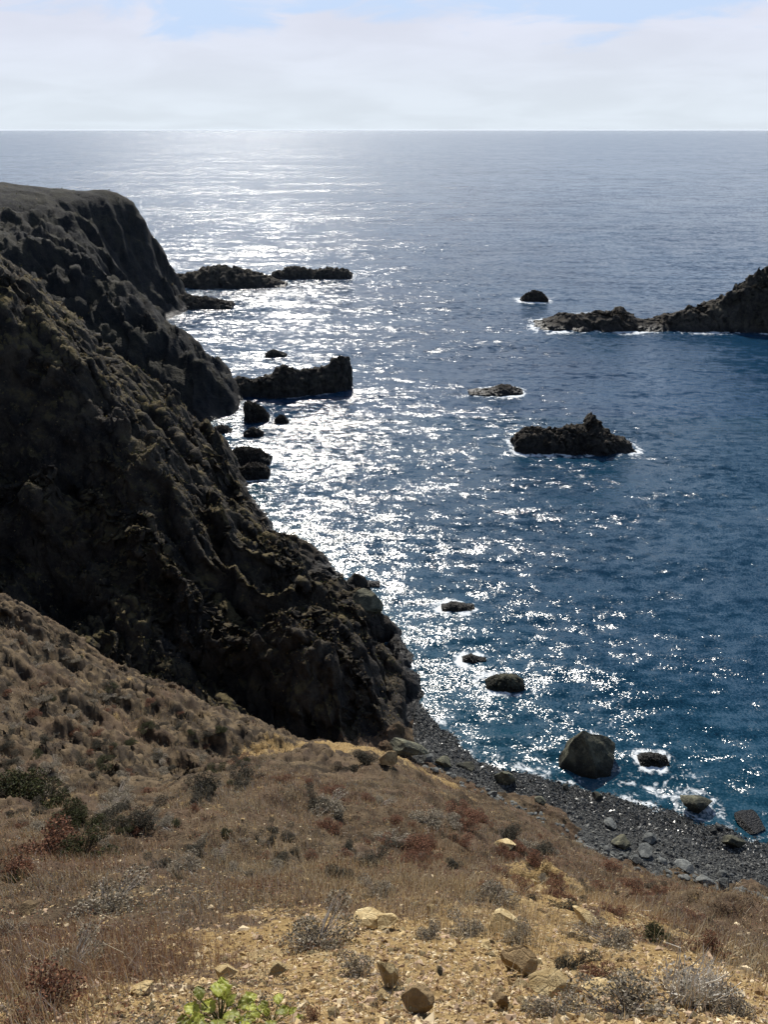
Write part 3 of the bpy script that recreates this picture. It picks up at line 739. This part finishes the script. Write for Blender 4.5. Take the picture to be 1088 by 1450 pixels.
# scrub on the cliff and headland
n = 420000
ii = rg.integers(0, nr*na, n)
w = (cw.ravel()[ii] > .5) & (Z.ravel()[ii] > 2.2) & (NRM.reshape(-1, 3)[ii, 2] > .45)
ii = ii[w]; P = V[ii]; vn = fbm(P[:, 0]*.11, P[:, 1]*.11, 31.0, 4, .6)+fbm(P[:, 0]*.6, P[:, 1]*.6, 33.0, 3)*.6
k = rg.random(len(ii)) < np.clip((.50+vn*1.9)*np.where(V[ii, 1] < 138, 1, .12), 0, 1); P = P[k]; ii = ii[k]; n = len(P)
rr_ = np.hypot(P[:, 0], P[:, 1]); k2 = rr_ > 42
P = P[k2]; ii = ii[k2]; rr_ = rr_[k2]; n = len(P)
P = P+rg.normal(0, .12, P.shape)+np.array([0, 0, .12])
tint = pick([(.12,.10,.04),(.18,.13,.06),(.08,.085,.03),(.05,.042,.026),(.23,.18,.10),(.14,.09,.05)], n, rg)
flakes(P, .05+rr_*.0013, tint, 'cliff_scrub', M_LEAF, rg)
tag(bpy.data.objects['cliff_scrub'], 'olive and brown scrub clinging to the ledges of the cliff', kind='stuff')

# ------------------------------------------------------------------ shrubs
def shrub_meshes(kind, seed):
    rg = np.random.default_rng(seed)
    if kind == 'sage': pal = [(.22,.185,.13),(.29,.25,.18),(.11,.09,.06),(.42,.37,.29)]; nl = 3200; sq = .55
    elif kind == 'green': pal = [(.040,.048,.018),(.026,.032,.013),(.075,.08,.028),(.05,.042,.022)]; nl = 3600; sq = .6
    elif kind == 'rust': pal = [(.20,.085,.05),(.13,.06,.035),(.28,.14,.08),(.10,.05,.035)]; nl = 3000; sq = .5
    elif kind == 'dark': pal = [(.045,.04,.028),(.075,.065,.045),(.11,.10,.075),(.03,.028,.02)]; nl = 3600; sq = .55
    else: pal = [(.40,.38,.34),(.50,.47,.43),(.26,.23,.19),(.17,.13,.10)]; nl = 800; sq = .3
    lob = rg.normal(0, .26, (9, 3))*np.array([1, 1, .55]); lob[:, 2] = np.abs(lob[:, 2])+.18
    c = lob[rg.integers(0, 9, nl)]; d = rg.normal(size=(nl, 3)); d /= np.linalg.norm(d, axis=1)[:, None]
    p = c+d*(rg.uniform(.35, 1.0, nl)**.5*.24)[:, None]; p[:, 2] *= sq*1.3; p = p[p[:, 2] > -.02]
    n = len(p)
    fo = flakes(p, rg.uniform(.014, .036, n), pick(pal, n, rg, .2), 'foliage', M_LEAF, rg, None, .2, 1.7)
    nb = 90 if kind != 'twig' else 60
    q = lob[rg.integers(0, 9, nb)]+rg.normal(0, .08, (nb, 3)); q[:, 2] = np.abs(q[:, 2])*sq*1.5
    # branches as thin three-sided tapered sticks from the base
    b0 = rg.normal(0, .05, (nb, 3))*np.array([1, 1, .2]); d = q-b0; ln = np.linalg.norm(d, axis=1)
    d /= ln[:, None]; s1 = np.cross(d, rg.normal(size=(nb, 3))); s1 /= np.linalg.norm(s1, axis=1)[:, None]; s2 = np.cross(d, s1)
    vs = []
    if kind == 'twig':
        q = q*np.array([1.1, 1.1, 1.15])*rg.uniform(.6, 1.1, (nb, 1)); b1 = b0+(q-b0)*rg.uniform(.3, .7, (nb, 1)); q1 = b1+rg.normal(0, .16, (nb, 3))+np.array([0, 0, .14]); b2 = b0+(q-b0)*rg.uniform(.3, .8, (nb, 1)); q2 = b2+rg.normal(0, .13, (nb, 3))+np.array([0, 0, .10])
        b0 = np.concatenate([b0, b1, b2]); q = np.concatenate([q, q1, q2]); nb = len(q); d = q-b0; ln = np.linalg.norm(d, axis=1); d /= ln[:, None]; s1 = np.cross(d, rg.normal(size=(nb, 3))); s1 /= np.linalg.norm(s1, axis=1)[:, None]; s2 = np.cross(d, s1)
    tw = .95 if kind == 'twig' else 1
    for f_, wd in ((0, .011*tw), (.5, .008*tw), (1.12, .003*tw)):
        bend = rg.normal(0, .045 if kind == 'twig' else .03, (nb, 3)) if f_ == .5 else 0
        cpt = b0+d*(ln*f_)[:, None]+bend
        for a_ in (0, 2.09, 4.19): vs.append(cpt+(s1*math.cos(a_)+s2*math.sin(a_))*wd)
    vv = np.stack(vs, 1); fcs = []
    for L_ in (0, 3):
        for j in range(3): fcs.append((L_+j, L_+(j+1) % 3, L_+3+(j+1) % 3, L_+3+j))
    f = np.array(fcs)[None]+(np.arange(nb)*9)[:, None, None]
    wc = {'twig': [(.74,.69,.60),(.60,.55,.47)], 'sage': [(.34,.30,.26)]}.get(kind, [(.12,.09,.06)])
    br = mesh_from('branches', vv.reshape(-1, 3), f.reshape(-1, 4), M_STEM, False, {'tint': np.repeat(pick(wc, nb, rg, .15), 9, 0)})
    return fo, br
PROTO = {}
for k_, kd in enumerate(['sage', 'green', 'rust', 'dark', 'twig']):
    PROTO[kd] = []
    for s_ in range(2):
        fo, br = shrub_meshes(kd, 500+10*k_+s_)
        PROTO[kd].append((fo.data, br.data))
        bpy.data.objects.remove(fo); bpy.data.objects.remove(br)
def shrub(kind, u, v, wpx, label, group, name='shrub', cat='shrub', hs=1.0, seed=0, pos=None):
    if pos is None:
        g, s = ground(u, v, 1500); w = wpx*s/np.linalg.norm(ray(u, v))
    else: g, w = pos, wpx
    e = bpy.data.objects.new(name, None); COL.objects.link(e); e.location = (g[0], g[1], g[2]-.03*w); e.scale = (w, w, w*hs); e.rotation_euler = (0, 0, seed*1.3)
    e.empty_display_size = .1
    tag(e, label, cat, group)
    fo, br = PROTO[kind][seed % 2]
    for nm, me in (('foliage', fo), ('branches', br)):
        o = bpy.data.objects.new(nm, me); COL.objects.link(o); o.parent = e
    return e
G1 = 'shrubs on the near slope'
named = [('sage',610,1330,38,'compact silvery grey shrub on the bare ochre soil'),('sage',505,1385,64,'grey half-dead shrub left of the pointed stone'),
 ('dark',622,1382,18,'tiny dark tuft on bare soil between the stones'),('dark',805,1370,44,'dark shrub in its own shadow right of the broken stone'),
 ('dark',755,1275,18,'small dark round bush left of the ochre strip'),('dark',810,1290,28,'dark upright bush above the tilting pale slab'),
 ('sage',20,1322,40,'grey-leaved tuft at the left edge'),('sage',100,1375,70,'grey spiky tuft at lower left'),('sage',535,1270,46,'pale grey sprig bush at the top of the bare soil'),
 ('green',120,1212,66,'dark green bush below the russet patch at left'),('green',30,1120,80,'large dark green bush at the left edge'),('green',70,1140,60,'dark green bush right of the large one at the left edge'),
 ('green',105,1160,56,'glossy dark bush trailing down the gully, lowest of its row'),('green',140,1175,40,'small glossy bush trailing down the gully'),
 ('dark',292,1118,52,'dark bush in shadow under the far grassy spur'),('dark',200,1170,46,'dark brown bush in the hollow at left'),('dark',160,1155,40,'brown bush beside the gully'),
 ('dark',350,1105,40,'low dark bush at the base of the grassy spur'),('rust',60,1215,90,'russet feathery shrub at the left'),('rust',20,1240,60,'russet shrub at the far left edge'),
 ('green',20,1250,40,'olive bush at the left edge under the russet shrubs'),
 ('dark',500,1095,26,'dark bush on the top of the grassy spur'),('dark',518,1082,34,'dark bush on the right brow of the grassy spur'),
 ('sage',890,1440,120,'wide grey shrub with dead twigs at lower right'),('twig',965,1425,130,'dead white branching shrub at the lower right'),('twig',1010,1400,60,'dead twiggy shrub beyond the white branching one'),
 ('rust',1010,1350,50,'russet bush among grass at right'),('rust',850,1390,50,'russet leafy bush left of the dead white shrub'),('rust',60,1440,110,'deep red seedy shrub in the lower left corner'),('rust',20,1400,50,'red tuft at the left edge above the corner shrub'),
 ('rust',440,1445,26,'small red tuft right of the green plant'),('sage',450,1340,90,'grey mat-like shrub between grass and bare soil'),('sage',660,1325,50,'low grey mat right of the silvery shrub'),
 ('sage',700,1280,60,'grey bush at the crest above the flat slab'),('sage',740,1335,46,'grey sprawling shrub above the broken stone'),('rust',690,1265,40,'orange brown tuft at the crest'),
 ('sage',150,1290,90,'wide pale sage mat at left in the grass'),('sage',870,1340,60,'sage mat in the grass at right'),('green',930,1330,50,'light green bush in the grass at right'),('sage',1040,1440,60,'silver bush in the lower right corner'),
 ('sage',790,1440,70,'grey low shrub at the bottom below the yellow slab')]
for i, (kd, u, v, w, lab) in enumerate(named):
    shrub(kd, u, v, w, lab, G1, hs={'twig': 1.5}.get(kd, .85), seed=i)
# scattered bushes on the hollow and slopes further off
LB = {'dark': 'low dark brown bush among many on the slope', 'green': 'low dark green bush among many on the slope', 'sage': 'low grey bush among many on the slope', 'rust': 'low russet bush among many on the slope'}
pp = np.concatenate([scatter_px(150, [(0,870),(160,960),(330,1040),(420,1080),(200,1200),(0,1180)], rg), scatter_px(100, [(420,1090),(640,1130),(800,1200),(1050,1310),(900,1300),(600,1240),(200,1250)], rg)])
for i, (u, v) in enumerate(pp):
    kd = ['dark', 'green', 'sage', 'dark', 'rust', 'sage'][int(rg.integers(6))] if u < 420 else ['sage', 'rust', 'rust', 'dark'][int(rg.integers(4))]
    g, s = ground(u, v, 900)
    if g[2] < 3.2: continue
    shrub(kd, u, v, 0, LB[kd], 'small bushes dotted over the slope', 'bush', 'bush', .7, i, pos=g) .scale = (lambda w: (w*1.15, w, w*.6))(float(rg.uniform(.22, .8))*(1 if s > 18 else .5))

# ------------------------------------------------------------------ green leafy plant at the bottom edge
def leaf_mesh(seed):
    rg = np.random.default_rng(seed); nu, nv = 15, 9; vs = []
    for i in range(nu):
        t_ = i/(nu-1); w = .42*math.sin(math.pi*min(1, t_*.93+.06))**.75*(1+.16*math.sin(t_*22+seed))
        for j in range(nv):
            s = j/(nv-1)*2-1
            z = .10*abs(s)*w*2+.05*math.sin(s*7+t_*9+seed)-.35*t_*t_+.16*t_
            vs.append((s*w, t_, z+.02*rg.normal()))
    f = [(i*nv+j, i*nv+j+1, (i+1)*nv+j+1, (i+1)*nv+j) for i in range(nu-1) for j in range(nv-1)]
    vs = np.array(vs); vein = np.exp(-(vs[:, 0]/.03)**2)
    c = np.array([.38, .42, .07])+vein[:, None]*np.array([.12, .10, .05])
    bl = smooth(-.05, .35, fbm(vs[:, 0]*3+seed, vs[:, 1]*3, 2.0, 3)); c = c*(1-.45*bl[:, None])
    ed = smooth(.75, 1.0, np.abs(vs[:, 0])/(.43*np.sin(np.pi*np.clip(vs[:, 1]*.93+.06, .05, .98))+.02)); c = c*(1-ed[:, None]*.6)+ed[:, None]*.6*np.array([.30, .20, .07])
    c = c*(1+.22*rg.normal())
    o = mesh_from('leaf', vs, f, M_GREEN, True, {'tint': c}); m = o.data; bpy.data.objects.remove(o); return m
M_GREEN = mat_attr('green_leaf', .45, .45, .4)
def green_plant(u, v, wpx, nl, label, seed):
    g, s = ground(u, v); w = wpx/F*s; rg = np.random.default_rng(seed)
    e = bpy.data.objects.new('leafy_plant', None); COL.objects.link(e); e.location = g
    tag(e, label, 'plant', 'bright green plants at the bottom edge')
    for k in range(nl):
        a = k*2.4+rg.uniform(-.3, .3); rr0 = w*.42*math.sqrt((k+.5)/nl); hh = w*rg.uniform(.12, .34)*(1.25-rr0/w)
        tip = Vector((rr0*math.cos(a), rr0*math.sin(a)*.8, hh)); L = w*rg.uniform(.17, .27)
        o = bpy.data.objects.new('leaf', leaf_mesh(seed*31+k)); COL.objects.link(o); o.parent = e
        o.location = tip; o.scale = (L, L, L); o.rotation_euler = (rg.uniform(-.1, .6), rg.uniform(-.4, .4), a-math.pi/2+rg.uniform(-.5, .5))
        n_ = 8; pts_ = [tip*(q/(n_-1))**1.0+Vector((0, 0, .03*w*math.sin(q/(n_-1)*3.14))) for q in range(n_)]
        vs, fs = [], []
        for q, p in enumerate(pts_):
            for j in range(5): vs.append((p.x+.012*w*math.cos(j*1.257), p.y+.012*w*math.sin(j*1.257), p.z))
            if q: fs += [((q-1)*5+j, (q-1)*5+(j+1) % 5, q*5+(j+1) % 5, q*5+j) for j in range(5)]
        mesh_from('stem', vs, fs, M_GREEN, True, {'tint': np.tile([[.16, .17, .05]], (len(vs), 1))}, e)
green_plant(312, 1452, 92, 22, 'yellow-green broad-leaved plant at the bottom edge, larger and left of the pair', 3)
green_plant(386, 1452, 62, 14, 'yellow-green broad-leaved plant at the bottom edge, smaller and right of the pair', 5)

# ------------------------------------------------------------------ sea
sa = np.concatenate([np.linspace(R(-80), R(-30), 90)[:-1], np.linspace(R(-30), R(34), 760), np.linspace(R(34), R(80), 90)[1:]])
sr = np.concatenate([np.exp(np.linspace(math.log(36), math.log(900), 820)), np.exp(np.linspace(math.log(930), math.log(40000), 70))])
A_, R_ = np.meshgrid(sa, sr); SX, SY = R_*np.sin(A_), R_*np.cos(A_)
fade = (1-smooth(300, 900, R_))
SZ = (fbm(SX*.05, SY*.11, 1.5, 4, .55)*.38+fbm(SX*.45, SY*.6, 2.5, 4, .6)*.13)*fade
foam = np.zeros_like(SX); flat = (R_ < 420); fi = np.where(flat.ravel())[0]
fx_, fy_ = SX.ravel()[fi], SY.ravel()[fi]; fo_ = np.zeros(len(fi)); 
for e in FOAM:
    if e[0] == 'g':
        _, gx, gy, gh, st, mh = e
        k = gh > .0
        if not k.any(): continue
        gx, gy = gx[k], gy[k]; rad_ = 1.0+mh*.22
        bb = (fx_ > gx.min()-12) & (fx_ < gx.max()+12) & (fy_ > gy.min()-12) & (fy_ < gy.max()+12)
        jj = np.where(bb)[0]
        d = np.full(len(jj), 1e9)
        for c0 in range(0, len(gx), 60):
            d = np.minimum(d, np.sqrt((fx_[jj][:, None]-gx[c0:c0+60])**2+((fy_[jj][:, None]-gy[c0:c0+60]))**2).min(1))
        fo_[jj] = np.maximum(fo_[jj], np.exp(-(d/(rad_*max(.6, st)))**2)*min(1.1, .6+.25*st))
    else:
        _, cx, cy, rd, st = e
        d = np.maximum(np.hypot(fx_-cx, fy_-cy)-rd, 0)
        fo_ = np.maximum(fo_, np.exp(-(d/(.5+.4*st))**2)*min(1, .55*st))
# shore wash
fo_ *= .45+.95*smooth(-.25, .3, fbm(fx_*.45, fy_*.45, 51.0, 4, .6)+.25*np.sin(fx_*.3))
hsea = height(fx_, fy_)
wash = np.clip(np.exp(-((np.clip(-hsea, 0, 9))/.7)**2)*.5, 0, 1)*(fy_ < 140)+np.clip(np.exp(-((np.clip(-hsea, 0, 9))/1.2)**2)*.55, 0, 1)*(fy_ >= 140)
fo_ = np.maximum(fo_, wash)
dw, sw = seg_dist(fx_, fy_, WATERLINE); dw = dw*sw; onb = (fx_ > 1) & (dw > -1)
wob = fbm(fx_*.22, fy_*.22, 61.0, 4, .6); brk = smooth(-.2, .3, fbm(fx_*.16+5, fy_*.16, 63.0, 3))
for dd, ww, ss in ((.4, .6, .95), (2.4, .55, .8), (5.4, .6, .62)):
    fo_ = np.maximum(fo_, np.exp(-((dw-dd+wob*2.4)/ww)**2)*ss*(.35+.65*brk)*onb)
rdg = 1-2*np.abs(noise3(fx_*.30+wob, fy_*.42+wob*2, 65.0+0*fx_))
fo_ = np.maximum(fo_, smooth(.80, .97, rdg)*.80*brk*(1-smooth(8, 22, dw))*onb*(fx_ < 60))
streak = np.exp(-((fx_-48)/12)**2-((fy_-(272+.05*(fx_-48)))/3.5)**2)*.8
fo_ = np.maximum(fo_, streak)
streak2 = np.exp(-((fx_-62)/9)**2-((fy_-(247))/5)**2)*.85
fo_ = np.maximum(fo_, streak2)
FM = np.zeros(SX.size); FM[fi] = fo_
sh = np.zeros(SX.size); sh[fi] = np.exp(-np.clip(-hsea, 0, 30)/5.0)*(fy_ < 150)*.45
i2 = np.arange(SX.size).reshape(SX.shape)
q = np.stack([i2[:-1, :-1], i2[:-1, 1:], i2[1:, 1:], i2[1:, :-1]], -1).reshape(-1, 4)[:, ::-1]
hq = np.full(SX.size, -9.0); hq[fi] = hsea
q = q[(hq[q].min(1) < 1.0)]
sea = mesh_from('sea', np.stack([SX, SY, SZ], -1).reshape(-1, 3), q, M_SEA, True, {'foam': FM, 'shallow': sh})
tag(sea, 'blue sea glittering with sunlight out to the horizon', kind='structure')

# ------------------------------------------------------------------ sea air
hz = NT('sea_haze'); pv = hz.n('ShaderNodeVolumePrincipled'); pv.inputs['Color'].default_value = (.86, .92, 1, 1)
pv.inputs['Density'].default_value = 1.2e-5; pv.inputs['Anisotropy'].default_value = .3; hz.l(pv.outputs[0], hz.out.inputs['Volume'])
a_, zb, zt = 60000.0, -4.0-2.0, 54.0
hv = [(x_, y_, z_) for x_ in (-a_, a_) for y_ in (-a_, a_) for z_ in (zb, zt)]
ho = mesh_from('haze', hv, [(0,1,3,2),(4,6,7,5),(0,4,5,1),(2,3,7,6),(0,2,6,4),(1,5,7,3)], hz.m, False); tag(ho, kind='stuff')

# ------------------------------------------------------------------ sky and sun
w = bpy.data.worlds.new('World'); sc.world = w; w.use_nodes = True
nt = w.node_tree; nt.nodes.clear()
def N(typ, **kw):
    nd = nt.nodes.new(typ)
    for k, v in kw.items(): setattr(nd, k, v)
    return nd
def MR(a, lo, hi, t0=0.0, t1=1.0):
    nd = N('ShaderNodeMapRange', interpolation_type='SMOOTHSTEP'); nt.links.new(a, nd.inputs[0])
    for i, v in enumerate((lo, hi, t0, t1)): nd.inputs[i+1].default_value = v
    return nd.outputs[0]
def MA(op, a, b):
    nd = N('ShaderNodeMath', operation=op)
    for i, v in enumerate((a, b)):
        if isinstance(v, (int, float)): nd.inputs[i].default_value = v
        else: nt.links.new(v, nd.inputs[i])
    return nd.outputs[0]
sky = N('ShaderNodeTexSky', sky_type='NISHITA'); sky.sun_disc = False; sky.sun_elevation = SUN_EL; sky.sun_rotation = SUN_AZ
sky.altitude = 50; sky.air_density = 1.0; sky.dust_density = .8; sky.ozone_density = 1.3
bg = N('ShaderNodeBackground'); pass; bg.inputs[1].default_value = .105
tc = N('ShaderNodeTexCoord'); sep = N('ShaderNodeSeparateXYZ'); nt.links.new(tc.outputs['Generated'], sep.inputs[0])
zz = MA('ADD', MA('MAXIMUM', sep.outputs[2], 0.0), .16)
cmb = N('ShaderNodeCombineXYZ'); nt.links.new(MA('DIVIDE', sep.outputs[0], zz), cmb.inputs[0]); nt.links.new(MA('DIVIDE', sep.outputs[1], zz), cmb.inputs[1])
def NO(vec, scale, det, rough, dist=0):
    nd = N('ShaderNodeTexNoise'); nt.links.new(vec, nd.inputs['Vector'])
    for k, v in (('Scale', scale), ('Detail', det), ('Roughness', rough), ('Distortion', dist)): nd.inputs[k].default_value = v
    return nd.outputs['Fac']
c1 = NO(cmb.outputs[0], 1.8, 7, .54, .5)
thr = MA('ADD', MR(sep.outputs[2], .055, .125, .34, -.06), c1)       # solid veil low down, breaking up above
fac = MR(thr, .44, .62, .15, .97)
fac = MA('MULTIPLY', fac, MR(sep.outputs[2], .13, .34, 1.0, .16))
fac = MA('MULTIPLY', fac, MR(sep.outputs[1], -.4, .7, .25, 1.0))   # the veil lies out over the sea
ccol = N('ShaderNodeMix', data_type='RGBA'); nt.links.new(MR(sep.outputs[2], 0, .12), ccol.inputs[0])
ccol.inputs[6].default_value = (.74, .81, .88, 1); ccol.inputs[7].default_value = (.74, .77, .89, 1)
cb = N('ShaderNodeBackground'); nt.links.new(ccol.outputs[2], cb.inputs[0])
nt.links.new(MR(NO(cmb.outputs[0], 1.5, 5, .5, .4), .3, .7, .97, 1.06), cb.inputs[1])
skc = N('ShaderNodeMix', data_type='RGBA'); nt.links.new(MR(sep.outputs[2], .08, .40, 1.0, 0.0), skc.inputs[0])
nt.links.new(sky.outputs[0], skc.inputs[6]); skc.inputs[7].default_value = (5.2, 6.8, 9.3, 1); nt.links.new(skc.outputs[2], bg.inputs[0])
mx = N('ShaderNodeMixShader'); nt.links.new(fac, mx.inputs[0]); nt.links.new(bg.outputs[0], mx.inputs[1]); nt.links.new(cb.outputs[0], mx.inputs[2])
wo = N('ShaderNodeOutputWorld'); nt.links.new(mx.outputs[0], wo.inputs[0])

L = bpy.data.lights.new('sun', 'SUN'); L.energy = 5.0; L.angle = R(.5); L.color = (1, .95, .86)
lo = bpy.data.objects.new('sun', L); COL.objects.link(lo)
lo.rotation_euler = Vector(SUN.tolist()).to_track_quat('Z', 'Y').to_euler()
cam = bpy.data.cameras.new('camera'); co = bpy.data.objects.new('camera', cam); COL.objects.link(co); sc.camera = co
co.location = (0, 0, H); co.rotation_euler = (R(90)-PITCH, R(0), 0)
cam.sensor_fit = 'VERTICAL'; cam.sensor_height = 24; cam.lens = F/1450*24; cam.clip_end = 100000; cam.clip_start = .05
sc.view_settings.view_transform = 'Standard'; sc.view_settings.look = 'None'; sc.view_settings.gamma = 1; sc.view_settings.exposure = 0
sc.cycles.use_denoising = True; sc.cycles.sample_clamp_direct = 30; sc.cycles.sample_clamp_indirect = 1; sc.cycles.caustics_reflective = False; sc.cycles.caustics_refractive = False; sc.cycles.max_bounces = 5
